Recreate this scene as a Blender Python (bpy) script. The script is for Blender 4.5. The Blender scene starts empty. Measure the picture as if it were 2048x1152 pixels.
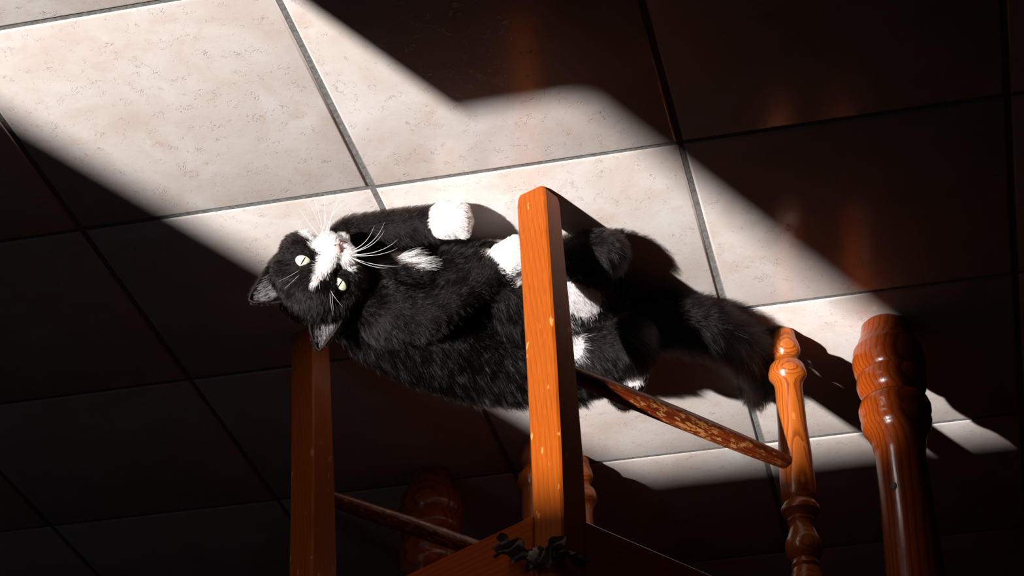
import bpy, bmesh, math, random
import numpy as np
from mathutils import Vector, Matrix
from mathutils.kdtree import KDTree

random.seed(7)
rng = np.random.default_rng(7)
SC = bpy.context.scene
COL = SC.collection

# ------------------------------------------------------------------ camera
# taken upside down (the photograph is turned by half a circle): image down is up
CAM = Vector((0.85922539, 1.31577503, 1.25350785))
R0 = Vector((0.97359513, -0.22818474, 0.00665104))
R1 = Vector((-0.13030902, -0.53159505, 0.83691473))
R2 = Vector((-0.18743551, -0.81568280, -0.54729288))
cd = bpy.data.cameras.new('camera')
cam = bpy.data.objects.new('camera', cd)
COL.objects.link(cam)
M = Matrix((R0, -R1, -R2)).transposed().to_4x4()
M.translation = CAM
cam.matrix_world = M
cd.sensor_width = 36.0
cd.lens = 4018.07 / 2048 * 36.0
cd.clip_start = 0.05
SC.camera = cam

# ------------------------------------------------------------------ world, sun, exposure
SUN_AZ = math.radians(-62.9)      # the way the light travels over the floor
SUN_EL = math.radians(26.6)
w = bpy.data.worlds.new('sky')
SC.world = w
w.use_nodes = True
w.node_tree.nodes['Background'].inputs[0].default_value = (0.60, 0.74, 1.0, 1)
w.node_tree.nodes['Background'].inputs[1].default_value = 0.50
sd = bpy.data.lights.new('sun', 'SUN')
sd.energy = 9.2
sd.angle = math.radians(0.95)
sd.color = (1.0, 0.965, 0.93)
sun = bpy.data.objects.new('sun', sd)
COL.objects.link(sun)
sv = Vector((math.cos(SUN_AZ) * math.cos(SUN_EL), math.sin(SUN_AZ) * math.cos(SUN_EL), -math.sin(SUN_EL)))
sun.rotation_euler = sv.to_track_quat('-Z', 'Y').to_euler()
sun.location = (-2, 5, 4)
vs = SC.view_settings
vs.view_transform = 'Standard'
vs.look = 'None'
vs.exposure = 0.0
vs.gamma = 1.0
vs.use_curve_mapping = False

# ------------------------------------------------------------------ helpers
def V(x, y, z):
    return Vector((x, y, z))

def link(o, parent=None):
    COL.objects.link(o)
    if parent is not None:
        o.parent = parent
    return o

def empty(name, loc=(0, 0, 0), rotz=0.0):
    o = bpy.data.objects.new(name, None)
    o.empty_display_size = 0.05
    o.location = loc
    o.rotation_euler = (0, 0, rotz)
    return link(o)

def tag(o, label=None, cat=None, group=None, kind=None):
    if label: o['label'] = label
    if cat: o['category'] = cat
    if group: o['group'] = group
    if kind: o['kind'] = kind
    return o

def obj(name, bm, mat, parent=None, loc=(0, 0, 0), smooth=True, auto=None):
    me = bpy.data.meshes.new(name)
    bmesh.ops.recalc_face_normals(bm, faces=bm.faces)
    bm.to_mesh(me)
    bm.free()
    if mat: me.materials.append(mat)
    if smooth:
        me.polygons.foreach_set('use_smooth', [True] * len(me.polygons))
        if auto is not None:
            me.set_sharp_from_angle(angle=math.radians(auto))
    o = bpy.data.objects.new(name, me)
    o.location = loc
    return link(o, parent)

def box_bm(x0, x1, y0, y1, z0, z1, bev=0.0, seg=2, bm=None):
    bm2 = bmesh.new()
    r = bmesh.ops.create_cube(bm2, size=1)
    for v in bm2.verts:
        v.co = Vector(((x0 + x1) / 2 + v.co.x * (x1 - x0), (y0 + y1) / 2 + v.co.y * (y1 - y0), (z0 + z1) / 2 + v.co.z * (z1 - z0)))
    if bev > 0:
        bmesh.ops.bevel(bm2, geom=list(bm2.edges), offset=bev, segments=seg, affect='EDGES', profile=0.5)
    return bm2

def lathe_bm(profile, n=40):
    """profile: list of (z, r); smooth interpolation through the points"""
    pts = []
    for i in range(len(profile) - 1):
        z0, r0 = profile[i]; z1, r1 = profile[i + 1]
        k = max(1, min(6, int((z1 - z0) / 0.003)))
        for j in range(k):
            t = j / k
            s = t * t * (3 - 2 * t)
            pts.append((z0 + (z1 - z0) * t, r0 + (r1 - r0) * s))
    pts.append(profile[-1])
    bm = bmesh.new()
    rings = []
    for z, r in pts:
        rings.append([bm.verts.new((r * math.cos(2 * math.pi * i / n), r * math.sin(2 * math.pi * i / n), z)) for i in range(n)])
    for a, b in zip(rings, rings[1:]):
        for i in range(n):
            bm.faces.new((a[i], a[(i + 1) % n], b[(i + 1) % n], b[i]))
    bm.faces.new(rings[0][::-1]); bm.faces.new(rings[-1])
    return bm

def tube_bm(pts, radii, n=12, bm=None):
    bm = bm or bmesh.new()
    rings = []
    up = Vector((0.13, 0.27, 0.95))
    P_ = [Vector(p) for p in pts]
    for i, p in enumerate(P_):
        d = (P_[min(i + 1, len(P_) - 1)] - P_[max(i - 1, 0)]).normalized()
        a = d.cross(up)
        if a.length < 1e-4: a = d.cross(Vector((1, 0, 0)))
        a.normalize(); b = d.cross(a)
        rings.append([bm.verts.new(p + (a * math.cos(2 * math.pi * k / n) + b * math.sin(2 * math.pi * k / n)) * radii[i]) for k in range(n)])
    for a, b in zip(rings, rings[1:]):
        for k in range(n):
            bm.faces.new((a[k], a[(k + 1) % n], b[(k + 1) % n], b[k]))
    bm.faces.new(rings[0][::-1]); bm.faces.new(rings[-1])
    return bm

def loft_bm(sections):
    """sections: list of equal-length vertex rings"""
    bm = bmesh.new()
    rs = [[bm.verts.new(p) for p in s] for s in sections]
    n = len(rs[0])
    for a, b in zip(rs, rs[1:]):
        for k in range(n):
            bm.faces.new((a[k], a[(k + 1) % n], b[(k + 1) % n], b[k]))
    bm.faces.new(rs[0][::-1]); bm.faces.new(rs[-1])
    return bm

# ------------------------------------------------------------------ materials
def new_mat(name):
    m = bpy.data.materials.new(name)
    m.use_nodes = True
    nt = m.node_tree
    b = nt.nodes['Principled BSDF']
    return m, nt, b

def N(nt, typ, **kw):
    n = nt.nodes.new(typ)
    for k, v in kw.items():
        setattr(n, k, v)
    return n

def ramp(nt, stops):
    r = N(nt, 'ShaderNodeValToRGB')
    e = r.color_ramp.elements
    while len(e) < len(stops): e.new(0.5)
    for i, (p, c) in enumerate(stops):
        e[i].position = p
        e[i].color = (*c, 1) if len(c) == 3 else c
    return r

def math_node(nt, op, a, b=None):
    n = N(nt, 'ShaderNodeMath', operation=op)
    for i, v in enumerate((a, b)):
        if v is None: continue
        if isinstance(v, (int, float)): n.inputs[i].default_value = v
        else: nt.links.new(v, n.inputs[i])
    return n.outputs[0]

def mix_col(nt, f, a, b, mode='MIX'):
    n = N(nt, 'ShaderNodeMix', data_type='RGBA', blend_type=mode)
    for s, v in ((n.inputs[0], f), (n.inputs[6], a), (n.inputs[7], b)):
        if isinstance(v, (int, float)): s.default_value = v
        elif isinstance(v, tuple): s.default_value = (*v, 1)
        else: nt.links.new(v, s)
    return n.outputs[2]

def wood_mat(name, light, dark, pith=(0.05, 0.03), freq=260.0, along='Z', rough=0.28, nicks=0.0, wobble=0.006, wear=None, contrast=1.0, gloss=1.0):
    """varnished pine: growth rings round a pith that lies beside the piece"""
    m, nt, b = new_mat(name)
    tc = N(nt, 'ShaderNodeTexCoord')
    sep = N(nt, 'ShaderNodeSeparateXYZ')
    # slow warp
    mp = N(nt, 'ShaderNodeMapping')
    mp.inputs['Scale'].default_value = {'Z': (9, 9, 2.5), 'X': (2.5, 9, 9), 'Y': (9, 2.5, 9)}[along]
    nt.links.new(tc.outputs['Object'], mp.inputs[0])
    nz = N(nt, 'ShaderNodeTexNoise'); nz.inputs['Scale'].default_value = 1.0; nz.inputs['Detail'].default_value = 2.0
    nt.links.new(mp.outputs[0], nz.inputs['Vector'])
    sub = N(nt, 'ShaderNodeVectorMath', operation='MULTIPLY_ADD')
    sub.inputs[1].default_value = (wobble * 2,) * 3
    nt.links.new(nz.outputs['Color'], sub.inputs[0])
    nt.links.new(tc.outputs['Object'], sub.inputs[2])
    nt.links.new(sub.outputs[0], sep.inputs[0])
    ax = {'Z': ('X', 'Y'), 'X': ('Y', 'Z'), 'Y': ('X', 'Z')}[along]
    u = math_node(nt, 'ADD', sep.outputs[ax[0]], pith[0])
    v = math_node(nt, 'ADD', sep.outputs[ax[1]], pith[1])
    rr = math_node(nt, 'SQRT', math_node(nt, 'ADD', math_node(nt, 'MULTIPLY', u, u), math_node(nt, 'MULTIPLY', v, v)))
    fr = math_node(nt, 'FRACT', math_node(nt, 'MULTIPLY', rr, freq))
    mid = tuple(l * 0.72 + d * 0.28 for l, d in zip(light, dark))
    rp = ramp(nt, [(0.0, light), (0.55, mid), (0.85, dark), (0.93, dark), (1.0, light)])
    nt.links.new(fr, rp.inputs[0])
    # fine fibres
    mf = N(nt, 'ShaderNodeMapping')
    s = {'Z': (900, 900, 30), 'X': (30, 900, 900), 'Y': (900, 30, 900)}[along]
    mf.inputs['Scale'].default_value = s
    nt.links.new(tc.outputs['Object'], mf.inputs[0])
    nf = N(nt, 'ShaderNodeTexNoise'); nf.inputs['Scale'].default_value = 1.0
    nt.links.new(mf.outputs[0], nf.inputs['Vector'])
    fib = ramp(nt, [(0.3, (0.80, 0.76, 0.72)), (0.7, (1.08, 1.05, 1.0))])
    nt.links.new(nf.outputs['Fac'], fib.inputs[0])
    plain = tuple(l * 0.6 + d * 0.4 for l, d in zip(light, dark))
    colr = mix_col(nt, contrast, plain, rp.outputs[0])
    col = mix_col(nt, 1.0, colr, fib.outputs[0], 'MULTIPLY')
    bump_h = nf.outputs['Fac']
    if nicks > 0:
        vn = N(nt, 'ShaderNodeTexNoise'); vn.inputs['Scale'].default_value = 150.0; vn.inputs['Detail'].default_value = 3.0
        mk = N(nt, 'ShaderNodeMapping'); mk.inputs['Scale'].default_value = {'Z': (1, 1, 0.35), 'X': (0.35, 1, 1), 'Y': (1, 0.35, 1)}[along]
        nt.links.new(tc.outputs['Object'], mk.inputs[0]); nt.links.new(mk.outputs[0], vn.inputs['Vector'])
        rk = ramp(nt, [(0.685, (0, 0, 0)), (0.72, (1, 1, 1))])
        nt.links.new(vn.outputs['Fac'], rk.inputs[0])
        k = math_node(nt, 'MULTIPLY', rk.outputs[0], nicks)
        col = mix_col(nt, k, col, (0.56, 0.26, 0.07))
    if wear:
        c, lo, hi, tone = wear                    # worn along the axis between lo and hi
        wn = N(nt, 'ShaderNodeTexNoise'); wn.inputs['Scale'].default_value = 190.0; wn.inputs['Detail'].default_value = 6.0; wn.inputs['Roughness'].default_value = 0.75
        mw = N(nt, 'ShaderNodeMapping'); mw.inputs['Scale'].default_value = {'Z': (1.3, 1.3, .5), 'X': (.35, 1.3, 1.3), 'Y': (1.3, .35, 1.3)}[along]
        nt.links.new(tc.outputs['Object'], mw.inputs[0]); nt.links.new(mw.outputs[0], wn.inputs['Vector'])
        s2 = N(nt, 'ShaderNodeSeparateXYZ'); nt.links.new(tc.outputs['Object'], s2.inputs[0])
        mr = N(nt, 'ShaderNodeMapRange', interpolation_type='SMOOTHSTEP')
        nt.links.new(s2.outputs[along], mr.inputs[0])
        for i, vv in ((1, lo), (2, (lo + hi) / 2), (3, 0.0), (4, 1.0)): mr.inputs[i].default_value = vv
        mr2 = N(nt, 'ShaderNodeMapRange', interpolation_type='SMOOTHSTEP')
        nt.links.new(s2.outputs[along], mr2.inputs[0])
        for i, vv in ((1, (lo + hi) / 2), (2, hi), (3, 1.0), (4, 0.0)): mr2.inputs[i].default_value = vv
        env = math_node(nt, 'MULTIPLY', mr.outputs[0], mr2.outputs[0])
        lvl = math_node(nt, 'MULTIPLY', env, 0.085)
        th = math_node(nt, 'GREATER_THAN', math_node(nt, 'ADD', wn.outputs['Fac'], lvl), 0.605)
        col = mix_col(nt, math_node(nt, 'MULTIPLY', th, 0.65), col, tone)
        bump_h = math_node(nt, 'SUBTRACT', bump_h, math_node(nt, 'MULTIPLY', th, 1.5))
    nt.links.new(col, b.inputs['Base Color'])
    b.inputs['Roughness'].default_value = rough
    b.inputs['Specular IOR Level'].default_value = 0.3 * gloss
    b.inputs['Coat Weight'].default_value = 0.14 * gloss
    b.inputs['Coat Roughness'].default_value = 0.10
    bp = N(nt, 'ShaderNodeBump'); bp.inputs['Strength'].default_value = 0.12; bp.inputs['Distance'].default_value = 0.0012
    nt.links.new(bump_h, bp.inputs['Height'])
    nt.links.new(bp.outputs[0], b.inputs['Normal'])
    return m

def plain_mat(name, c, rough=0.6, spec=0.5, noise=0.0, scale=40.0):
    m, nt, b = new_mat(name)
    b.inputs['Base Color'].default_value = (*c, 1)
    b.inputs['Roughness'].default_value = rough
    b.inputs['Specular IOR Level'].default_value = spec
    if noise > 0:
        tc = N(nt, 'ShaderNodeTexCoord')
        n = N(nt, 'ShaderNodeTexNoise'); n.inputs['Scale'].default_value = scale; n.inputs['Detail'].default_value = 5
        nt.links.new(tc.outputs['Object'], n.inputs['Vector'])
        r = ramp(nt, [(0.3, tuple(x * (1 - noise) for x in c)), (0.7, tuple(min(1, x * (1 + noise)) for x in c))])
        nt.links.new(n.outputs['Fac'], r.inputs[0]); nt.links.new(r.outputs[0], b.inputs['Base Color'])
    return m

def tile_mat():
    m, nt, b = new_mat('beige_stoneware')
    tc = N(nt, 'ShaderNodeTexCoord')
    oi = N(nt, 'ShaderNodeObjectInfo')
    off = N(nt, 'ShaderNodeVectorMath', operation='MULTIPLY_ADD')
    off.inputs[1].default_value = (37.0, 53.0, 11.0)
    nt.links.new(oi.outputs['Random'], off.inputs[0]); nt.links.new(tc.outputs['Object'], off.inputs[2])
    vec = off.outputs[0]
    def noise(scale, detail=4.0, rough=0.55, dist=0.0):
        n = N(nt, 'ShaderNodeTexNoise'); n.inputs['Scale'].default_value = scale; n.inputs['Detail'].default_value = detail
        n.inputs['Roughness'].default_value = rough; n.inputs['Distortion'].default_value = dist
        nt.links.new(vec, n.inputs['Vector']); return n.outputs['Fac']
    cloud = ramp(nt, [(0.30, (0.56, 0.475, 0.43)), (0.50, (0.61, 0.54, 0.50)), (0.70, (0.66, 0.62, 0.60))])
    nt.links.new(noise(11.0, 4.0, 0.6, 0.6), cloud.inputs[0])
    pink = ramp(nt, [(0.52, (0, 0, 0)), (0.74, (1, 1, 1))])
    nt.links.new(noise(19.0, 5.0, 0.65, 0.8), pink.inputs[0])
    c1 = mix_col(nt, math_node(nt, 'MULTIPLY', pink.outputs[0], 0.75), cloud.outputs[0], (0.57, 0.44, 0.385))
    # short scratches: thin level lines of a distorted noise, only here and there
    l1 = noise(62.0, 3.0, 0.6, 1.8)
    d1 = math_node(nt, 'ABSOLUTE', math_node(nt, 'SUBTRACT', l1, 0.5))
    line = ramp(nt, [(0.0, (1, 1, 1)), (0.026, (0, 0, 0))]); nt.links.new(d1, line.inputs[0])
    spot = ramp(nt, [(0.545, (0, 0, 0)), (0.60, (1, 1, 1))]); nt.links.new(noise(58.0, 5.0, 0.75), spot.inputs[0])
    crk = math_node(nt, 'MULTIPLY', line.outputs[0], spot.outputs[0])
    c2 = mix_col(nt, math_node(nt, 'MULTIPLY', crk, 0.55), c1, (0.40, 0.31, 0.27))
    pit = ramp(nt, [(0.70, (0, 0, 0)), (0.76, (1, 1, 1))]); nt.links.new(noise(230.0, 2.0, 0.5), pit.inputs[0])
    c3 = mix_col(nt, math_node(nt, 'MULTIPLY', pit.outputs[0], 0.25), c2, (0.50, 0.38, 0.32))
    nt.links.new(c3, b.inputs['Base Color'])
    b.inputs['Roughness'].default_value = 0.22
    b.inputs['Specular IOR Level'].default_value = 0.5
    h = math_node(nt, 'SUBTRACT', math_node(nt, 'MULTIPLY', noise(130.0, 4.0), 0.35), crk)
    bp = N(nt, 'ShaderNodeBump'); bp.inputs['Strength'].default_value = 0.42; bp.inputs['Distance'].default_value = 0.0009
    nt.links.new(h, bp.inputs['Height']); nt.links.new(bp.outputs[0], b.inputs['Normal'])
    return m

M_tile = tile_mat()
M_grout = plain_mat('grey_grout', (0.165, 0.158, 0.15), 0.9, 0.2, 0.35, 300)
M_wall = plain_mat('wall_paint', (0.105, 0.095, 0.092), 0.9, 0.2, 0.05, 6)
M_ceil = plain_mat('ceiling_paint', (0.14, 0.13, 0.125), 0.9, 0.2, 0.04, 5)
LIGHT, DARK = (0.46, 0.125, 0.013), (0.26, 0.048, 0.006)
M_post = wood_mat('varnished_pine_post', (0.335, 0.074, 0.006), (0.26, 0.052, 0.004), pith=(0.19, 0.30), freq=300, nicks=0.7, wobble=0.0006, contrast=0.6, gloss=0.4)
M_turn = wood_mat('varnished_pine_turned', (0.47, 0.125, 0.018), (0.20, 0.032, 0.004), pith=(0.022, 0.018), freq=420, wobble=0.007, nicks=0.35, contrast=0.75)
M_table = wood_mat('varnished_pine_dark', (0.36, 0.068, 0.007), (0.19, 0.027, 0.003), pith=(0.035, -0.024), freq=150, wobble=0.016, rough=0.22, contrast=0.8)
M_board = wood_mat('varnished_pine_board', (0.36, 0.064, 0.005), (0.27, 0.043, 0.003), pith=(0.3, 0.2), freq=190, along='X', wobble=0.005)
M_side = wood_mat('varnished_pine_side_board', (0.36, 0.064, 0.005), (0.27, 0.043, 0.003), pith=(0.3, 0.2), freq=190, along='Y', wobble=0.005)
M_rung = wood_mat('worn_dark_rung', (0.21, 0.034, 0.007), (0.09, 0.013, 0.004), pith=(0.01, 0.008), freq=500, along='Y', wobble=0.003, rough=0.4,
                  wear=('Y', -0.21, 0.17, (0.50, 0.25, 0.08)))
M_seat = wood_mat('varnished_pine_seat', (0.42, 0.105, 0.010), (0.28, 0.055, 0.006), pith=(0.1, 0.5), freq=120, along='X')
M_cush = plain_mat('dark_fabric', (0.020, 0.016, 0.015), 0.95, 0.1, 0.3, 400)
M_tie = plain_mat('dark_ribbon', (0.21, 0.15, 0.13), 0.9, 0.15, 0.3, 300)
M_peg = plain_mat('grey_peg', (0.10, 0.08, 0.08), 0.5)

# ------------------------------------------------------------------ room
T = 0.33
X0, X1, Y0, Y1, ZC = -2.31, 2.97, -2.64, 2.64, 2.45
floor = obj('floor', box_bm(X0, X1, Y0, Y1, -0.06, -0.0021), M_grout, None, smooth=False)
tag(floor, kind='structure')
tb = box_bm(-T / 2 + 0.0026, T / 2 - 0.0026, -T / 2 + 0.0026, T / 2 - 0.0026, -0.009, 0.0)
top_edges = [e for e in tb.edges if all(v.co.z > -0.001 for v in e.verts)]
bmesh.ops.bevel(tb, geom=top_edges, offset=0.0036, segments=2, affect='EDGES', profile=0.5)
tile0 = obj('floor_tile', tb, M_tile, floor, smooth=True, auto=50)
first = True
for i in range(16):
    for j in range(16):
        t = tile0 if first else tile0.copy()
        if not first:
            link(t, floor)
        first = False
        t.location = (-2.31 + T * (i + 0.5), -2.64 + T * (j + 0.5), rng.uniform(-0.0004, 0.0002))
        t.rotation_euler = (rng.uniform(-0.001, 0.001), rng.uniform(-0.001, 0.001), math.pi / 2 * int(rng.integers(4)) + rng.uniform(-0.0015, 0.0015))

DX0, DX1, DH = -1.368, -0.803, 2.02       # the open garden door the sun comes through
WY = 2.46
def wall(name, boxes, mat=M_wall):
    bm = bmesh.new()
    for bx in boxes:
        b2 = box_bm(*bx)
        me = bpy.data.meshes.new('tmp'); b2.to_mesh(me); b2.free(); bm.from_mesh(me); bpy.data.meshes.remove(me)
    return tag(obj(name, bm, mat, None, smooth=False), kind='structure')
wall('wall_front', [(X0, DX0, WY, WY + 0.12, 0, ZC), (DX1, X1, WY, WY + 0.12, 0, ZC), (DX0, DX1, WY, WY + 0.12, DH, ZC)])
wall('wall_back', [(X0, X1, Y0 - 0.1, Y0, -0.06, ZC)])
wall('wall_left', [(X0 - 0.1, X0, Y0 - 0.1, WY + 0.12, -0.06, ZC)])
wall('wall_right', [(X1, X1 + 0.1, Y0 - 0.1, WY + 0.12, -0.06, ZC)])
wall('ceiling', [(X0 - 0.1, X1 + 0.1, Y0 - 0.1, WY + 0.12, ZC, ZC + 0.1)], M_ceil)
wall('low_sun_blocker', [(-0.125, 1.9, 0.90, 1.00, 0.0, 0.635)])       # unseen low block, added to cut the step out of the sun patch

# ------------------------------------------------------------------ chair
TH = math.radians(31.0)
CO = Vector((0.4418, -0.6528, 0.0))
def loc(wx, wy):
    d = Vector((wx, wy, 0)) - CO
    return (d.x * math.cos(TH) + d.y * math.sin(TH), -d.x * math.sin(TH) + d.y * math.cos(TH))
L1 = loc(0.1758, -0.5923); L2 = loc(0.4972, -0.3845); L3 = loc(0.7198, -0.7213); L4 = loc(0.3746, -0.9131)

LEG_PROFILE = [(0, .0105), (.002, .0128), (.012, .0140), (.018, .0165), (.026, .0180), (.031, .0172), (.034, .0148), (.038, .0132), (.042, .0150),
               (.049, .0205), (.054, .0212), (.0565, .0222), (.061, .0222), (.064, .0212), (.068, .0180), (.073, .0165), (.08, .0160), (.12, .0166), (.17, .0190),
               (.205, .0202), (.219, .0198), (.226, .0175), (.229, .0190), (.233, .0218), (.238, .0216), (.242, .0170), (.246, .0148), (.249, .0158), (.252, .0140),
               (.258, .0136), (.266, .0165), (.275, .0200), (.283, .0206), (.290, .0190), (.297, .0140), (.300, .0148), (.303, .0160), (.307, .0142), (.312, .0165),
               (.325, .0195), (.340, .0200)]

def post_bm():
    """rear leg running on into the back post; local origin at its foot"""
    secs = []
    #      z     fwd    half width  depth
    data = [(0.0, -.000, .0155, .022), (0.004, -.000, .0182, .0255), (0.012, .000, .0192, .0275), (.10, .006, .0192, .0310), (.20, .0125, .0190, .0355),
            (.30, .0175, .0188, .0395), (.38, .0195, .0185, .0410), (.44, .0190, .0182, .040), (.52, .014, .0178, .036), (.68, -.010, .0170, .028), (.86, -.055, .0160, .022), (.885, -.062, .014, .019)]
    for z, fwd, hw, dp in data:
        y1 = 0.0125 - fwd            # outer face
        y0 = y1 - dp
        c = 0.0022
        ring = [(-hw + c, y1), (hw - c, y1), (hw, y1 - c), (hw, y0 + c), (hw - c, y0), (-hw + c, y0), (-hw, y0 + c), (-hw, y1 - c)]
        secs.append([(x, y, z) for x, y in ring])
    return loft_bm(secs)

def make_chair():
    t = empty('wooden_chair', CO, TH)
    pm = None
    for (x, y) in (L2, L1):
        if pm is None:
            o = obj('rear_leg', post_bm(), M_post, t, (x, y, 0), auto=25); pm = o.data; o.rotation_euler = (0, 0, math.radians(-6))
        else:
            o = bpy.data.objects.new('rear_leg', pm); o.location = (x, y, 0); link(o, t); o.rotation_euler = (0, 0, math.radians(-3))
    fm = None
    for (x, y) in (L3, L4):
        if fm is None:
            bm = lathe_bm(LEG_PROFILE, 48)
            b2 = box_bm(-.019, .019, -.019, .019, .338, .436, .002)
            me = bpy.data.meshes.new('tmp'); b2.to_mesh(me); b2.free(); bm.from_mesh(me); bpy.data.meshes.remove(me)
            o = obj('front_leg', bm, M_turn, t, (x, y, 0), auto=40); fm = o.data
        else:
            o = bpy.data.objects.new('front_leg', fm); o.location = (x, y, 0); link(o, t)
            o.rotation_euler = (0, 0, 2.1)
    # rungs between rear and front legs
    for a, b in ((L2, L3), (L1, L4)):
        p0 = Vector((a[0], a[1] - .020, .203)); p1 = Vector((b[0], b[1] + .010, .180))
        mid = (p0 + p1) / 2
        n = 14
        pts = [p0.lerp(p1, i / n) - mid for i in range(n + 1)]
        rad = [.0080 + .0030 * math.sin(math.pi * min(1, max(0, (i / n) * 1.0))) ** .7 for i in range(n + 1)]
        obj('rung', tube_bm(pts, rad, 16), M_rung, t, mid)
    # aprons
    def board(name, a, b, inset, mat, z0, z1, th):
        A, B = Vector((*a, 0)), Vector((*b, 0))
        d = (B - A).normalized(); nrm = Vector((-d.y, d.x, 0))
        secs = []
        for s in (A + d * inset, B - d * inset):
            secs.append([tuple(s + nrm * th / 2 + Vector((0, 0, z0))), tuple(s - nrm * th / 2 + Vector((0, 0, z0))), tuple(s - nrm * th / 2 + Vector((0, 0, z1))), tuple(s + nrm * th / 2 + Vector((0, 0, z1)))])
        bm = loft_bm(secs)
        bmesh.ops.bevel(bm, geom=list(bm.edges), offset=.0012, segments=1, affect='EDGES')
        return obj(name, bm, mat, t, smooth=False)
    ry = -.021
    board('apron', (L1[0], L1[1] + ry + .009), (L2[0], L2[1] + ry + .009), .016, M_board, .372, .437, .020)
    board('apron', (L4[0], L4[1]), (L3[0], L3[1]), .018, M_board, .372, .436, .018)
    board('apron', (L2[0] + .004, L2[1] - .03), (L3[0] + .004, L3[1]), .014, M_side, .374, .436, .020)
    board('apron', (L1[0] - .004, L1[1] - .03), (L4[0] - .004, L4[1]), .014, M_side, .374, .436, .020)
    # seat board, notched clear of the back posts
    yb = (L1[1] + L2[1]) / 2 - .046
    bm = loft_bm([[(L4[0] - .03, L4[1] - .022, z), (L3[0] + .03, L3[1] - .022, z), (L2[0] + .022, yb, z), (L1[0] - .022, yb, z)] for z in (.436, .454)])
    bmesh.ops.bevel(bm, geom=list(bm.edges), offset=.005, segments=3, affect='EDGES')
    obj('seat', bm, M_seat, t, auto=40)
    # ladder back
    for z, yy, h in ((.60, .003, .05), (.71, .026, .05), (.83, .055, .07)):
        n = 12; secs = []
        for i in range(n + 1):
            u = i / n
            x = L1[0] + .012 + (L2[0] - L1[0] - .024) * u
            y = L1[1] + (L2[1] - L1[1]) * u + yy - .010 + .022 * math.sin(math.pi * u)
            secs.append([(x, y + .007, z - h / 2), (x, y - .007, z - h / 2), (x, y - .007, z + h / 2), (x, y + .007, z + h / 2)])
        obj('back_slat', loft_bm(secs), M_board, t, auto=40)
    return t

chair = make_chair()
tag(chair, 'orange pine chair with square rear legs standing over the cat', 'chair')
# a turned-leg stool pushed under the table: one of its legs shows behind the near rear chair leg
B = Vector((0.4218, -0.9722, 0)); C = Vector((0.0456, -1.0149, 0))
SX = (B - C).normalized(); SN = Vector((SX.y, -SX.x, 0))
so = (B + C) / 2 + SN * .15
stool = empty('wooden_stool', so, math.atan2(SX.y, SX.x))
tag(stool, 'pine stool under the table, one sunlit turned leg showing past the chair leg', 'stool')
sw = (B - C).length / 2
front = [c for c in chair.children if c.name.startswith('front_leg')][0].data
for k, (x, y) in enumerate(((sw, .15), (-sw, .15), (sw, -.15), (-sw, -.15))):
    o = bpy.data.objects.new('leg', front); o.location = (x, y, 0); o.rotation_euler = (0, 0, 1.3 * k); link(o, stool)
for nm, bx in (('apron', (-sw + .021, sw - .021, .141, .159, .372, .436)), ('apron', (-sw + .021, sw - .021, -.159, -.141, .372, .436)), ('apron', (sw - .009, sw + .009, -.129, .129, .372, .436)), ('apron', (-sw - .009, -sw + .009, -.129, .129, .372, .436))):
    obj(nm, box_bm(*bx, .0012, 1), M_board, stool, smooth=False)
obj('seat', box_bm(-sw - .03, sw + .03, -.18, .172, .4365, .456, .006, 3), M_seat, stool, auto=40)

# cushion with its ribbon tie
cu = empty('seat_cushion', CO + Vector((0, 0, .456)), TH)
tag(cu, 'dark seat cushion with a ribbon knotted round the rear chair post', 'cushion')
bm = box_bm(L1[0] + .012, L2[0] - .012, L4[1] - .02, (L1[1] + L2[1]) / 2 - .056, .0, .034, .014, 4)
bmesh.ops.subdivide_edges(bm, edges=list(bm.edges), cuts=2, use_grid_fill=True)
obj('pad', bm, M_cush, cu, smooth=True)
def ribbon_bm(pts, width, wob, seed):
    r = random.Random(seed)
    bm = bmesh.new(); rows = []
    P_ = [Vector(p) for p in pts]
    fine = []
    for a, b in zip(P_, P_[1:]):
        for k in range(14): fine.append(a.lerp(b, k / 14))
    fine.append(P_[-1])
    for i, p in enumerate(fine):
        d = (fine[min(i + 1, len(fine) - 1)] - fine[max(0, i - 1)]).normalized()
        s = d.cross(Vector((.0, 1, .15))).normalized()
        f = d.cross(s)
        wd = width * (0.75 + 0.35 * math.sin(i * .34 + seed))
        rows.append([bm.verts.new(p + s * wd * (k / 10 - .5) + f * wob * math.sin(k * .95 + i * .42 + seed * 2) * (1 + r.uniform(-.06, .06))) for k in range(11)])
    for a, b in zip(rows, rows[1:]):
        for k in range(10): bm.faces.new((a[k], a[k + 1], b[k + 1], b[k]))
    bmesh.ops.solidify(bm, geom=list(bm.faces), thickness=.0014)
    return bm
tz = .424 - .456
lx, ly = L2
tie = [((lx + .026, ly - .030, tz + .004), (lx + .0235, ly - .006, tz), (lx + .006, ly - .0005, tz + .001), (lx - .014, ly + .001, tz), (lx - .0235, ly - .006, tz + .001), (lx - .024, ly - .030, tz + .004)),
       ((lx - .005, ly + .004, tz), (lx - .020, ly + .012, tz - .010), (lx - .036, ly + .018, tz - .016), (lx - .046, ly + .016, tz - .026)),
       ((lx - .002, ly + .004, tz + .002), (lx + .012, ly + .012, tz + .006), (lx + .022, ly + .008, tz - .004), (lx + .032, ly + .004, tz + .004))]
bm = bmesh.new()
for i, p in enumerate(tie):
    b2 = ribbon_bm(p, (.014, .024, .020)[i], .0042, i + 1)
    me = bpy.data.meshes.new('tmp'); b2.to_mesh(me); b2.free(); bm.from_mesh(me); bpy.data.meshes.remove(me)
kn = bmesh.new()
bmesh.ops.create_uvsphere(kn, u_segments=14, v_segments=10, radius=.0085)
for v in kn.verts:
    v.co *= 1 + .18 * math.sin(v.co.x * 900 + 1) * math.cos(v.co.z * 800)
    v.co += Vector((lx - .003, ly + .006, tz))
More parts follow.
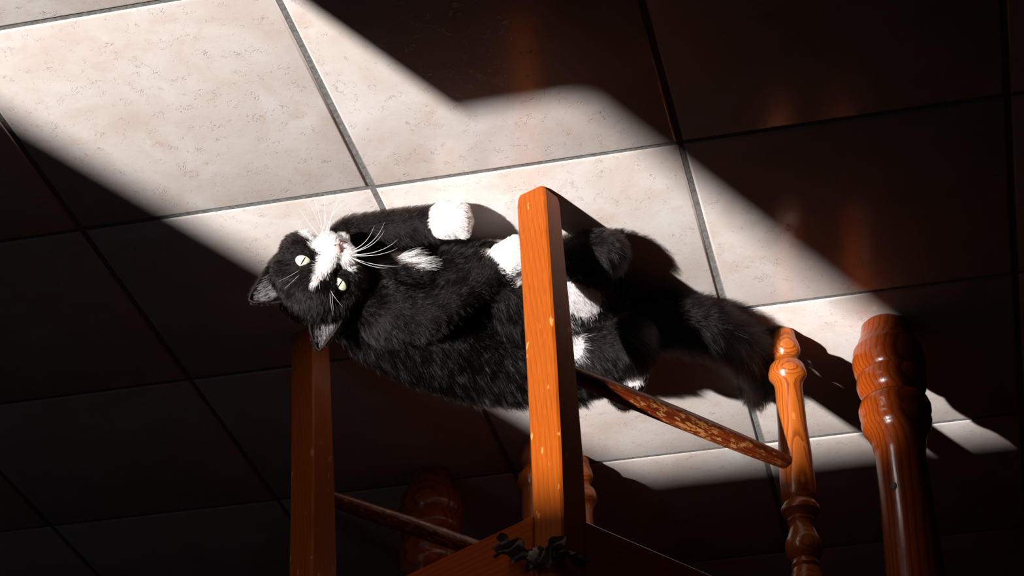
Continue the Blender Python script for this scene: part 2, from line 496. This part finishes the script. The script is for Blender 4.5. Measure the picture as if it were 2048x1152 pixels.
me = bpy.data.meshes.new('tmp'); kn.to_mesh(me); kn.free(); bm.from_mesh(me); bpy.data.meshes.remove(me)
tag(obj('tie', bm, M_tie, cu), 'crumpled dark ribbon tied in a bow')

# ------------------------------------------------------------------ table
TT = math.radians(20.9)
TO = Vector((0.8368, -0.7317, 0))
table = empty('dining_table', TO, TT)
tag(table, 'dark orange pine table on thick turned legs beside the chair', 'table')
TP = [(0, .023), (.004, .027), (.012, .0285), (.019, .0300), (.026, .0335), (.040, .0405), (.055, .0425), (.066, .0410), (.071, .0375), (.075, .0395), (.084, .0405), (.092, .0385),
      (.099, .0345), (.103, .0338), (.107, .0385), (.115, .0412), (.122, .0410), (.127, .0395), (.134, .0402), (.142, .0385), (.150, .0335), (.160, .0305), (.175, .0285), (.22, .0290), (.32, .0318), (.42, .0330),
      (.47, .0325), (.49, .0300), (.50, .0380), (.515, .0400), (.53, .0330), (.545, .0300), (.57, .0380), (.60, .0400)]
tm = None
for k, (x, y) in enumerate(((0, 0), (-.656, 0), (0, -1.05), (-.656, -1.05))):
    if tm is None:
        bm = lathe_bm(TP, 56)
        b2 = box_bm(-.038, .038, -.038, .038, .598, .715, .003)
        me = bpy.data.meshes.new('tmp'); b2.to_mesh(me); b2.free(); bm.from_mesh(me); bpy.data.meshes.remove(me)
        o = obj('leg', bm, M_table, table, (x, y, 0), auto=40); tm = o.data
    else:
        o = bpy.data.objects.new('leg', tm); o.location = (x, y, 0); link(o, table); o.rotation_euler = (0, 0, (0, 1.57, 3.1, 4.7)[k])
for nm, bx in (('apron', (-.62, -.036, -.012, .012, .62, .715)), ('apron', (-.62, -.036, -1.062, -1.038, .62, .715)), ('apron', (-.012, .012, -1.014, -.036, .62, .715)), ('apron', (-.668, -.644, -1.014, -.036, .62, .715))):
    obj(nm, box_bm(*bx, .002), M_table, table, auto=40)
for z, az, rr in ((.226, 1.62, .0042), (.282, 1.72, .0032)):        # dark knots in the near leg
    bm = bmesh.new()
    bmesh.ops.create_uvsphere(bm, u_segments=12, v_segments=8, radius=rr)
    R_ = .0290 + (.0028 if z < .25 else .0020)
    for v in bm.verts:
        v.co = Vector((v.co.x * .25, v.co.y, v.co.z * 1.2))
        v.co = Matrix.Rotation(az, 3, 'Z') @ (v.co + Vector((R_ - .0028, 0, 0))) + Vector((0, 0, z))
    obj('knot', bm, M_peg, table)
obj('tabletop', box_bm(-.77, .115, -1.16, .11, .715, .745, .006, 3), M_table, table, auto=40)

# ------------------------------------------------------------------ cat
# lying on its left side, head to -X and raised, belly towards +Y
HC = V(0.2674, -0.3500, 0.0920)                     # middle of the head
F0 = (CAM - HC).normalized()
U0 = (R0 * -.53 + R1 * .85); U0 = (U0 - F0 * U0.dot(F0)).normalized()
LV = U0.cross(F0).normalized()              # the cat's left
PT = math.radians(15)
FV = F0 * math.cos(PT) - U0 * math.sin(PT)
UV = U0 * math.cos(PT) + F0 * math.sin(PT)
def H(l, u, f):                             # head frame, millimetres: left, up, forward
    return HC + LV * (l / 1000) + UV * (u / 1000) + FV * (f / 1000)
def HL(p):
    d = p - HC
    return d.dot(LV) * 1000, d.dot(UV) * 1000, d.dot(FV) * 1000

CH = {   # centre lines: point, radius
 'spine': [(V(0.2848, -0.4164, 0.0780), .040), (V(0.3180, -0.4662, 0.0740), .056), (V(0.3562, -0.5141, 0.0700), .062), (V(0.4016, -0.5626, 0.0660), .063), (V(0.4534, -0.5899, 0.0640), .061), (V(0.5069, -0.6121, 0.0600), .055), (V(0.5387, -0.6142, 0.0520), .043)],
 'chest': [(V(0.3037, -0.4077, 0.0620), .040), (V(0.3455, -0.4477, 0.0560), .044), (V(0.3804, -0.5086, 0.0560), .048)],
 'belly': [(V(0.3870, -0.4500, 0.0480), .034), (V(0.4229, -0.4639, 0.0460), .036), (V(0.4505, -0.5142, 0.0500), .042), (V(0.4953, -0.5573, 0.0500), .044), (V(0.5129, -0.5835, 0.0500), .044)],
 'lower_arm': [(V(0.3047, -0.4019, 0.0400), .030), (V(0.2935, -0.3730, 0.0300), .0215), (V(0.3272, -0.3717, 0.0260), .0200), (V(0.3663, -0.3705, 0.0255), .0180), (V(0.3900, -0.3683, 0.0270), .0170)],
 'lower_paw': [(V(0.3900, -0.3683, 0.0270), .0170), (V(0.4014, -0.3668, 0.0280), .0190), (V(0.4113, -0.3707, 0.0270), .0180)],
 'upper_arm': [(V(0.3264, -0.4108, 0.1050), .034), (V(0.3594, -0.4212, 0.1080), .026), (V(0.3872, -0.4238, 0.0980), .0190), (V(0.4154, -0.4335, 0.0720), .0165), (V(0.4393, -0.4355, 0.0500), .0155)],
 'upper_paw': [(V(0.4393, -0.4355, 0.0500), .0155), (V(0.4489, -0.4326, 0.0430), .0180), (V(0.4603, -0.4311, 0.0380), .0175)],
 'lower_thigh': [(V(0.5243, -0.5851, 0.0440), .046), (V(0.5199, -0.5084, 0.0380), .036), (V(0.5207, -0.4640, 0.0340), .024), (V(0.5393, -0.4546, 0.0320), .0195), (V(0.5581, -0.4567, 0.0330), .0200), (V(0.5615, -0.4675, 0.0330), .0170)],
 'upper_thigh': [(V(0.5256, -0.5730, 0.0780), .044), (V(0.5511, -0.5726, 0.0820), .036), (V(0.5628, -0.5784, 0.0900), .022)],
 'upper_foot': [(V(0.5628, -0.5784, 0.0900), .022), (V(0.5566, -0.6101, 0.1000), .0155), (V(0.5391, -0.6476, 0.1070), .0145)],
 'tail': [(V(0.5399, -0.6094, 0.0450), .034), (V(0.5784, -0.6060, 0.0360), .024), (V(0.6112, -0.6174, 0.0340), .0235), (V(0.6450, -0.6417, 0.0330), .0235), (V(0.6713, -0.6916, 0.0300), .0225), (V(0.6817, -0.7531, 0.0270), .0200), (V(0.6739, -0.8067, 0.0230), .0160), (V(0.6689, -0.8315, 0.0210), .0100)],
}
HEAD = [(0, 8, -8, 38), (0, 12, 8, 29), (26, -13, 2, 24), (-24, -13, 2, 24), (31, -18, -6, 18), (-30, -18, -6, 17), (25, 8, -6, 25), (-23, 8, -6, 25), (0, -30, 6, 21), (0, -24, 20, 16.5), (11, -31, 29, 11.5), (-11, -31, 29, 11.5), (7, -33, 33, 8.5), (-7, -33, 33, 8.5),
        (0, -42, 24, 9), (0, -4, 27, 9), (0, -12, 32, 8), (0, -20, 37, 7), (0, -26, 39, 6.5), (15, 8, 22, 9), (-15, 8, 22, 9), (0, 24, 6, 24)]

samples = []          # (point, radius, direction, chain, t)
bm = bmesh.new()
def ball(p, r):
    m = Matrix.Translation(p)
    bmesh.ops.create_icosphere(bm, subdivisions=3 if r > .012 else 2, radius=r, matrix=m)
for nm, ch in CH.items():
    tot = sum((b[0] - a[0]).length for a, b in zip(ch, ch[1:])); run = 0
    for i in range(len(ch) - 1):
        (a, ra), (b, rb) = ch[i], ch[i + 1]
        # gentle Catmull-Rom through the joints
        p0 = ch[i - 1][0] if i else a; p3 = ch[i + 2][0] if i + 2 < len(ch) else b
        L = (b - a).length
        k = max(2, int(L / (min(ra, rb) * .28)))
        for j in range(k + (i == len(ch) - 2)):
            t = j / k
            p = 0.5 * ((2 * a) + (b - p0) * t + (2 * p0 - 5 * a + 4 * b - p3) * t * t + (3 * a - p0 - 3 * b + p3) * t ** 3)
            s = t * t * (3 - 2 * t)
            r = ra + (rb - ra) * s
            ball(p, r)
            samples.append((p, r, (b - a).normalized(), nm, (run + L * t) / tot))
        run += L
for l, u, f, r in HEAD:
    p = H(l, u, f)
    ball(p, r / 1000)
    samples.append((p, r / 1000, -FV, 'head', 0))
# neck between skull and shoulders
for i in range(9):
    t = i / 8
    p = H(0, -2, -16).lerp(CH['spine'][0][0], t)
    ball(p, .036 + .004 * t); samples.append((p, .036 + .004 * t, (CH['spine'][0][0] - HC).normalized(), 'neck', t))
# toes
def toes(paw, spread, fwd, r, n=4):
    tip = CH[paw][-1][0]; d = (CH[paw][-1][0] - CH[paw][-2][0]).normalized()
    side = spread.normalized(); side = (side - d * side.dot(d)).normalized()
    for i in range(n):
        o = (i - (n - 1) / 2) / ((n - 1) / 2)
        p = tip + d * (fwd - .0035 * o * o) + side * (.0125 * o)
        ball(p, r); samples.append((p, r, d, paw, 1))
toes('lower_paw', R1 + F0 * .3, .0115, .0072)
toes('upper_paw', R1 + F0 * .3, .0110, .0070)
toes('upper_foot', R0 + F0 * .2, .0090, .0060)
base_me = bpy.data.meshes.new('body_balls')
bm.to_mesh(base_me); bm.free()
tmp = bpy.data.objects.new('body_balls', base_me); COL.objects.link(tmp)
md = tmp.modifiers.new('r', 'REMESH'); md.mode = 'VOXEL'; md.voxel_size = .0026; md.use_smooth_shade = True
ms = tmp.modifiers.new('s', 'SMOOTH'); ms.factor = .5; ms.iterations = 7
dg = bpy.context.evaluated_depsgraph_get()
body_me = bpy.data.meshes.new_from_object(tmp.evaluated_get(dg))
bpy.data.objects.remove(tmp); bpy.data.meshes.remove(base_me)
body_me.name = 'body'
nv = len(body_me.vertices)
vco = np.empty(nv * 3, np.float32); body_me.vertices.foreach_get('co', vco); vco = vco.reshape(-1, 3)
vco[:, 2] = np.maximum(vco[:, 2], .0015)                  # flattened where it lies on the tiles
body_me.vertices.foreach_set('co', vco.ravel()); body_me.update()

kd = KDTree(len(samples))
for i, s in enumerate(samples): kd.insert(s[0], i)
kd.balance()
def nearest(p):
    best, bi = 9, 0
    for co, i, d in kd.find_n(p, 10):
        q = d - samples[i][1]
        if q < best: best, bi = q, i
    return bi

BLACK = (0.0070, 0.0048, 0.0044)
WHITE = (0.93, 0.92, 0.91)
SPOTS = [(V(0.3446, -0.3905, 0.0500), .009), (V(0.3558, -0.3941, 0.0520), .0085), (V(0.3676, -0.3979, 0.0540), .0095), (V(0.3780, -0.4023, 0.0560), .008), (V(0.5124, -0.4906, 0.0580), .024), (V(0.5235, -0.4941, 0.0750), .022), (V(0.5106, -0.5063, 0.0900), .018), (V(0.5028, -0.5438, 0.0940), .014), (V(0.5569, -0.6015, 0.1050), .013)]
def fur_white(p, i, jit):
    nm, t = samples[i][3], samples[i][4]
    if nm == 'lower_paw': return t > .12 + jit * .12
    if nm == 'upper_paw': return t > .25 + jit * .12
    l, u, f = HL(p)
    if abs(l) < 60 and abs(u) < 62 and -45 < f < 60:
        jl = l + jit * 2.5; ju = u + jit * 2.5
        if f > 16 and ju < -19 and abs(jl) < 25 - max(0, -38 - u) * .5: return True
        if l > 0 and f > 2 and -46 < ju < -26 and jl < 38: return True
        if f > 14 and -20 <= ju < 19:
            wdt = 10.5 - (u + 20) * .215
            if abs(jl - 1) < wdt: return True
        if u < -38 and f > 5 and abs(jl) < 16: return True
    for c, r in SPOTS:
        if (p - c).length < r * (1 + .34 * jit): return True
    return False

ca = body_me.color_attributes.new('fur_color', 'FLOAT_COLOR', 'POINT')
cols = np.empty((nv, 4), np.float32)
for v in range(nv):
    p = Vector(vco[v])
    i = nearest(p)
    c = (.72, .66, .65) if fur_white(p, i, 0) else BLACK
    cols[v] = (*c, 1)
ca.data.foreach_set('color', cols.ravel())

def attr_mat(name, rough):
    m, nt, b = new_mat(name)
    a = N(nt, 'ShaderNodeAttribute', attribute_name='fur_color')
    nt.links.new(a.outputs['Color'], b.inputs['Base Color'])
    b.inputs['Roughness'].default_value = rough
    b.inputs['Specular IOR Level'].default_value = 0.2
    return m
M_skin = attr_mat('cat_skin', .8)
M_hair = bpy.data.materials.new('cat_fur'); M_hair.use_nodes = True
nt = M_hair.node_tree
nt.nodes.remove(nt.nodes['Principled BSDF'])
hb = N(nt, 'ShaderNodeBsdfHairPrincipled')
hb.parametrization = 'COLOR'
at_ = N(nt, 'ShaderNodeAttribute', attribute_name='fur_color')
nt.links.new(at_.outputs['Color'], hb.inputs['Color'])
hb.inputs['IOR'].default_value = 1.23
hb.inputs['Roughness'].default_value = .13
hb.inputs['Radial Roughness'].default_value = .45
hb.inputs['Random Roughness'].default_value = .2
lb = N(nt, 'ShaderNodeBsdfPrincipled')                      # pale hairs scatter, black ones only gleam
nt.links.new(at_.outputs['Color'], lb.inputs['Base Color'])
lb.inputs['Roughness'].default_value = .55
pale = N(nt, 'ShaderNodeMapRange'); nt.links.new(at_.outputs['Fac'], pale.inputs[0])
pale.inputs[1].default_value = .02; pale.inputs[2].default_value = .12
mx = N(nt, 'ShaderNodeMixShader')
nt.links.new(pale.outputs[0], mx.inputs[0]); nt.links.new(hb.outputs[0], mx.inputs[1]); nt.links.new(lb.outputs[0], mx.inputs[2])
nt.links.new(mx.outputs[0], nt.nodes['Material Output'].inputs['Surface'])

CB = Vector((HC.x * .5 + CH['spine'][-1][0].x * .5, CH['spine'][3][0].y, 0))
cat = empty('cat', CB)
tag(cat, 'black and white tuxedo cat lying on its side in the sun beneath the chair', 'cat')
body_me.materials.append(M_skin)
body_me.transform(Matrix.Translation(-CB))
body = bpy.data.objects.new('body', body_me); link(body, cat)

# --- ears: cupped triangular shells
M_ear = plain_mat('ear_skin', (.014, .009, .009), .75, .2)
EYES = [H(22.5, -3.5, 18.6), H(-22.5, -3.5, 18.6)]
LIDS = []
def Q(l, u, f): return HC + LV * (l / 1000) + U0 * (u / 1000) + F0 * (f / 1000)     # head frame before the nod
ear_pts = []
def ear(base_out, base_in, tip, face):
    out, inn, tp = base_out, base_in, tip
    basec = (out + inn) / 2
    W = (inn - out); ax = (tp - basec)
    fc = face.normalized()
    n, m = 12, 14
    bm = bmesh.new(); g = []
    for i in range(n + 1):
        s = i / n
        wd = (1 - s) ** .60 * (1 + .16 * math.sin(math.pi * min(1, s * 1.3)))
        row = []
        for j in range(m + 1):
            a = -1 + 2 * j / m
            cup = (1 - a * a) * .011 * (1 - s) ** .6
            p = basec + ax * (s - .06 * (1 - s) * abs(a)) + W * .5 * a * wd - fc * cup + fc * .002 * a * a
            row.append(p)
        g.append(row)
    vs_ = [[bm.verts.new(p - CB) for p in r] for r in g]
    for i in range(n):
        for j in range(m):
            bm.faces.new((vs_[i][j], vs_[i][j + 1], vs_[i + 1][j + 1], vs_[i + 1][j]))
    bmesh.ops.remove_doubles(bm, verts=list(bm.verts), dist=.00005)
    bmesh.ops.recalc_face_normals(bm, faces=bm.faces)
    bmesh.ops.solidify(bm, geom=list(bm.faces), thickness=.0016)
    o = obj('ear', bm, M_ear, cat)
    ear_pts.append((g, fc, ax))
    return o
ear(Q(48, 6, 4), Q(14, 34, 6), Q(49, 57, 4), F0 + LV * .30 - U0 * .2)
ear(Q(-43, 16, 4), Q(-13, 38, 6), Q(-41, 64, 2), F0 - LV * .20 - U0 * .2)

# --- eyes
def iris_mat():
    m, nt, b = new_mat('pale_green_iris')
    tc = N(nt, 'ShaderNodeTexCoord')
    n = N(nt, 'ShaderNodeTexNoise'); n.inputs['Scale'].default_value = 420; n.inputs['Detail'].default_value = 3
    nt.links.new(tc.outputs['Object'], n.inputs['Vector'])
    r = ramp(nt, [(.35, (.52, .56, .36)), (.6, (.74, .77, .60))])
    nt.links.new(n.outputs['Fac'], r.inputs[0]); nt.links.new(r.outputs[0], b.inputs['Base Color'])
    b.inputs['Roughness'].default_value = .25
    b.inputs['Coat Weight'].default_value = 1.0; b.inputs['Coat Roughness'].default_value = .03
    return m
M_iris = iris_mat()
M_pupil = plain_mat('pupil_black', (.012, .014, .010), .15, .6)
M_lid = plain_mat('eyelid_black', (.005, .004, .004), .7, .15)
for e, (ec, sgn) in enumerate(zip(EYES, (1, -1))):
    g = (F0 + UV * .06 - U0 * .03).normalized()
    up = (U0 - g * U0.dot(g)).normalized(); lf = up.cross(g)
    tilt = math.radians(14) * sgn
    ex = lf * math.cos(tilt) + up * math.sin(tilt)        # along the eye opening, outer corner raised
    ey = g.cross(ex) * 1.0
    if ey.dot(up) < 0: ey = -ey
    bm = bmesh.new(); bmesh.ops.create_uvsphere(bm, u_segments=32, v_segments=20, radius=.0098)
    eye = obj('eye', bm, M_iris, cat, ec - CB)
    eye.rotation_euler = g.to_track_quat('Z', 'Y').to_euler()
    # slit pupil: a lens-shaped cap lying on the ball
    bm = bmesh.new(); k = 20; rows = []
    inv = eye.rotation_euler.to_matrix().inverted()
    for i in range(k + 1):
        yy = -.0050 + .0100 * i / k
        hw = .00065 * math.sqrt(max(0, 1 - (yy / .0050) ** 2)) + .00003
        row = []
        for x in (-hw, 0, hw):
            d = g * math.sqrt(.0098 ** 2 - x * x - yy * yy) + lf * x + up * yy
            row.append(bm.verts.new(inv @ (d * 1.012)))
        rows.append(row)
    for a, b in zip(rows, rows[1:]):
        for j in range(2): bm.faces.new((a[j], a[j + 1], b[j + 1], b[j]))
    obj('pupil', bm, M_pupil, eye)
    # lids
    bm = bmesh.new(); n = 40; rings = []
    open_ = (1.0, .80)[e]
    for q in range(6):
        ring = []
        for i in range(n):
            ph = 2 * math.pi * i / n
            cx_, cy_ = math.cos(ph), math.sin(ph)
            aw, ah = .0086, (.0064 if cy_ > 0 else .0058) * open_
            inner = 1 / math.sqrt((cx_ / aw) ** 2 + (cy_ / ah) ** 2)
            a0 = math.asin(min(.99, inner / .0104)); a1 = math.radians(100)
            an = a0 + (a1 - a0) * (q / 5)
            rr = .0104 if q else .0098
            ring.append(bm.verts.new(g * rr * math.cos(an) + (ex * cx_ + ey * cy_) * rr * math.sin(an)))
        rings.append(ring)
    for a, b in zip(rings, rings[1:]):
        for i in range(n): bm.faces.new((a[i], a[(i + 1) % n], b[(i + 1) % n], b[i]))
    LIDS.append([[v.co + ec for v in rg] for rg in rings])
    obj('eyelid', bm, M_lid, cat, ec - CB)

# --- nose and mouth
M_nose = plain_mat('pink_nose', (.72, .42, .38), .45, .4)
M_mouth = plain_mat('dark_lip', (.10, .022, .022), .5)
bm = bmesh.new(); bmesh.ops.create_uvsphere(bm, u_segments=20, v_segments=14, radius=1)
for v in bm.verts:
    x, y, z = v.co
    wdt = 5.6 * (1 + .35 * z)                # wide above, narrow towards the lip
    v.co = H(x * wdt, -27.5 + z * 4.2, 42 + y * 4.2) - CB
nose = obj('nose', bm, M_nose, cat)
for s in (-1, 1):
    bm = bmesh.new(); bmesh.ops.create_uvsphere(bm, u_segments=10, v_segments=8, radius=1)
    for v in bm.verts:
        x, y, z = v.co
        v.co = H(s * 2.9 + x * 1.1, -28.3 + z * .8 + s * x * .3, 45.4 + y * .9) - CB
    obj('nostril', bm, M_mouth, nose)
bm = tube_bm([H(0, -30.5, 44) - CB, H(0, -33.5, 43.2) - CB, H(0, -36.5, 42) - CB], [.0006] * 3, 8)
for s in (-1, 1):
    tube_bm([H(0, -36.3, 42) - CB, H(s * 4, -39, 39.5 - (s > 0) * 4) - CB, H(s * 9, -39.5, 36 - (s > 0) * 6) - CB, H(s * 14, -37, 31 - (s > 0) * 6) - CB], [.0007, .0008, .0007, .0004], 8, bm)
obj('mouth', bm, M_mouth, cat)

# --- whiskers
M_whisk = plain_mat('white_whisker', (.88, .87, .86), .4)
def whisker(root, dx, dy, fw, sag, r=.00028):
    k = 1913.0
    tip = root + R0 * (dx / k) + R1 * (dy / k) + F0 * fw
    ctl = (root + tip) / 2 + R0 * (sag[0] / k) + R1 * (sag[1] / k) + F0 * fw * .35
    pts = []; rad = []
    for i in range(9):
        t = i / 8
        pts.append((1 - t) ** 2 * root + 2 * t * (1 - t) * ctl + t * t * tip - CB)
        rad.append(r * (1 - t * .85))
    obj('whisker', tube_bm(pts, rad, 5), M_whisk, cat)
for k, (l, u, f, dx, dy, fw, sx, sy) in enumerate([
    (17, -29, 35, -48, -62, .012, 4, 8), (16, -31, 37, -32, -72, .020, 6, 4), (18, -33, 34, -20, -78, .008, 6, 2), (16, -34, 37, -6, -74, .024, 5, 0), (19, -35, 33, 3, -80, .012, 2, -4),
    (14, -36, 38, 22, -72, .020, -10, -8), (17, -37, 34, 34, -60, .010, -12, -8),
    (-15, -36, 38, 42, -48, .016, 10, 12), (-17, -36, 36, 60, -58, .010, 14, 16), (-16, -34, 37, 62, -42, .020, 14, 12), (-18, -33, 35, 88, -30, .012, 12, 16), (-17, -31, 36, 90, -14, .016, 10, 12),
    (-19, -30, 33, 96, 16, .012, 4, 12), (-17, -29, 36, 72, 22, .020, 2, 12)]):
    whisker(H(l, u, f), dx, dy, fw, (sx, sy))
for l, u, f, dx, dy in ((-14, 6, 28, 6, 60), (-17, 5, 27, 2, 48), (-12, 7, 28, 30, 44), (20, 8, 27, -44, 24), (17, 9, 28, -36, 34)):
    whisker(H(l, u, f), dx, dy, .012, (-3, 4), .00018)

# --- fur
body_me.calc_loop_triangles()
nt_ = len(body_me.loop_triangles)
tri = np.empty(nt_ * 3, np.int32); body_me.loop_triangles.foreach_get('vertices', tri); tri = tri.reshape(-1, 3)
vn = np.empty(nv * 3, np.float32); body_me.vertices.foreach_get('normal', vn); vn = vn.reshape(-1, 3)
A, B_, C_ = vco[tri[:, 0]], vco[tri[:, 1]], vco[tri[:, 2]]
area = np.linalg.norm(np.cross(B_ - A, C_ - A), axis=1) / 2
cen = (A + B_ + C_) / 3
headness = np.linalg.norm(cen - np.array(HC), axis=1) < .075
wgt = area * np.where(headness, 2.2, 1.0)
wgt[cen[:, 2] < .004] = 0
NH = 210000
pick = rng.choice(nt_, NH, p=wgt / wgt.sum())
r1 = np.sqrt(rng.random(NH)); r2 = rng.random(NH)
bw = np.stack([1 - r1, r1 * (1 - r2), r1 * r2], 1)
root = (vco[tri[pick]] * bw[..., None]).sum(1)
nor = (vn[tri[pick]] * bw[..., None]).sum(1); nor /= np.linalg.norm(nor, axis=1)[:, None]
LEN = {'spine': .014, 'chest': .014, 'belly': .015, 'lower_arm': .008, 'lower_paw': .005, 'upper_arm': .009, 'upper_paw': .005, 'lower_thigh': .011, 'upper_thigh': .013, 'upper_foot': .006, 'tail': .025, 'head': .0065, 'neck': .013}
LIFT = {'tail': .34, 'chest': .30, 'belly': .30}
NOSE = H(0, -24, 40)
length = np.empty(NH); lift = np.empty(NH); flow = np.empty((NH, 3)); col = np.empty((NH, 4)); keep = np.ones(NH, bool)
jits = rng.normal(0, .5, NH)
for k in range(NH):
    p = Vector(root[k])
    i = nearest(p)
    s = samples[i]; nm = s[3]
    wht = fur_white(p, i, jits[k])
    L = LEN[nm]; lf_ = LIFT.get(nm, .08)
    if nm == 'tail': L *= .45 + .55 * math.sin(math.pi * min(1, .25 + s[4] * .75))
    d = s[2]
    if nm == 'head':
        d = (p - NOSE)
        dn = d.length
        L = .0032 + .0048 * min(1, dn / .06)
        if (p - H(0, -27.5, 43)).length < .0052: keep[k] = False
        for ec in EYES:
            if (p - ec).length < .0106: keep[k] = False
            elif (p - ec).length < .016: L = min(L, .004)
        lf_ = .10
    if wht and nm in ('chest', 'belly', 'spine') and p.x < .47: L *= 1.5; lf_ += .15
    flow[k] = d; length[k] = L; lift[k] = lf_
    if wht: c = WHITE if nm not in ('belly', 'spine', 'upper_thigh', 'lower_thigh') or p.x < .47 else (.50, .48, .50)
    else:
        q = rng.random()
        c = BLACK if q > .008 else (.10, .10, .115)
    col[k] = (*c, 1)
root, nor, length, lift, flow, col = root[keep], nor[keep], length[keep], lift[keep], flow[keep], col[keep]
# short fluff inside and outside the ears
er, en, ef, el, ec_ = [], [], [], [], []
for g, fc, ax in ear_pts:
    n_, m_ = len(g) - 1, len(g[0]) - 1
    for q in range(5200):
        i = int(rng.integers(0, n_ - 1)); j = int(rng.integers(0, m_))
        a, b = rng.random(2)
        p = g[i][j] * (1 - a) * (1 - b) + g[i + 1][j] * a * (1 - b) + g[i][j + 1] * (1 - a) * b + g[i + 1][j + 1] * a * b
        s = (i + a) / n_; x = abs(-1 + 2 * (j + b) / m_)
        inside = q % 2 == 0
        if inside and (x > .82 or s > .80): continue
        er.append(p); en.append(fc if inside else -fc); ef.append(ax.normalized()); el.append((.012 * (1 - s) + .005) if inside else .005)
        ec_.append((.50, .48, .50, 1) if inside and x < .58 and s < .74 and rng.random() < .5 else (*BLACK, 1))
# and on the lids
for ec, lr in zip(EYES, LIDS):
    for q in range(900):
        i = int(rng.integers(1, 5)); j = int(rng.integers(0, len(lr[0])))
        a = rng.random(); b = rng.random(); j2 = (j + 1) % len(lr[0])
        lo = lr[i][j].lerp(lr[i][j2], b); hi = lr[i + 1][j].lerp(lr[i + 1][j2], b)
        p = lo.lerp(hi, a)
        er.append(p); en.append((p - ec).normalized()); ef.append((hi - lo).normalized() * .6 + (p - NOSE).normalized()); el.append(.0034); ec_.append((*BLACK, 1))
root = np.vstack([root, np.array(er)]); nor = np.vstack([nor, np.array(en)]); flow = np.vstack([flow, np.array(ef)])
length = np.concatenate([length, el]); lift = np.concatenate([lift, np.full(len(el), .4)]); col = np.vstack([col, np.array(ec_)])
n = len(root)
length *= rng.uniform(.65, 1.25, n)
body_hair = length > .0068
up_ = np.clip((nor[:, 2] - .30) / .45, 0, 1); up_ = up_ * up_ * (3 - 2 * up_)
lift = np.where(body_hair, lift + .38 * (1 - up_) , lift + .12)        # plush on the flank, combed back over the top
tang = flow - nor * (flow * nor).sum(1)[:, None]
tang /= np.linalg.norm(tang, axis=1)[:, None] + 1e-6
rnd = rng.normal(0, .075, (n, 3))
# locks: neighbouring hairs lean the same way
ns = 11000
seed = rng.choice(n, ns, replace=False)
k2 = KDTree(ns)
for i, s in enumerate(seed): k2.insert(root[s], i)
k2.balance()
lock = np.array([k2.find(p)[1] for p in root])
lockrnd = rng.normal(0, .07, (ns, 3))[lock]
d0 = tang * 0.75 + nor * (lift + .25)[:, None] + rnd + lockrnd
d0 /= np.linalg.norm(d0, axis=1)[:, None]
d1 = tang + nor * (lift * .35)[:, None] + rnd * 1.2 + lockrnd * 1.3
d1 /= np.linalg.norm(d1, axis=1)[:, None]
BACKCOMB = np.array([.10, -.55, .84])
wb = (up_ * np.where(body_hair, .72, .25))[:, None]
d0 = d0 * (1 - wb) + (BACKCOMB + rnd + lockrnd) * wb
d1 = d1 * (1 - wb) + (BACKCOMB + rnd * 1.2 + lockrnd + tang * .25) * wb
NP = 5
ts = np.linspace(0, 1, NP)
pos = np.empty((n, NP, 3))
for j, t in enumerate(ts):
    pos[:, j] = root + (d0 * (t - t * t / 2) + d1 * (t * t / 2)) * length[:, None]
tipc = pos[seed, -1]
pull = (tipc[lock] - pos[:, -1])
pl = np.linalg.norm(pull, axis=1)[:, None]
pull *= np.minimum(1, .005 / (pl + 1e-6)) * .40
pos += pull[:, None, :] * (ts ** 2)[None, :, None]
pos[:, :, 2] = np.maximum(pos[:, :, 2], .0006)
thick = np.where(length > .012, .00009, .00008)
rad = thick[:, None] * (1 - .8 * ts ** 1.6)[None, :]
hc = bpy.data.hair_curves.new('fur')
hc.add_curves([NP] * n)
hc.attributes['position'].data.foreach_set('vector', (pos - np.array(CB)).astype(np.float32).ravel())
ra = hc.attributes.get('radius') or hc.attributes.new('radius', 'FLOAT', 'POINT')
ra.data.foreach_set('value', rad.astype(np.float32).ravel())
fc_ = hc.attributes.new('fur_color', 'FLOAT_COLOR', 'CURVE')
fc_.data.foreach_set('color', col.astype(np.float32).ravel())
hc.materials.append(M_hair)
fur = bpy.data.objects.new('fur', hc); link(fur, cat)
fur['kind'] = 'stuff'
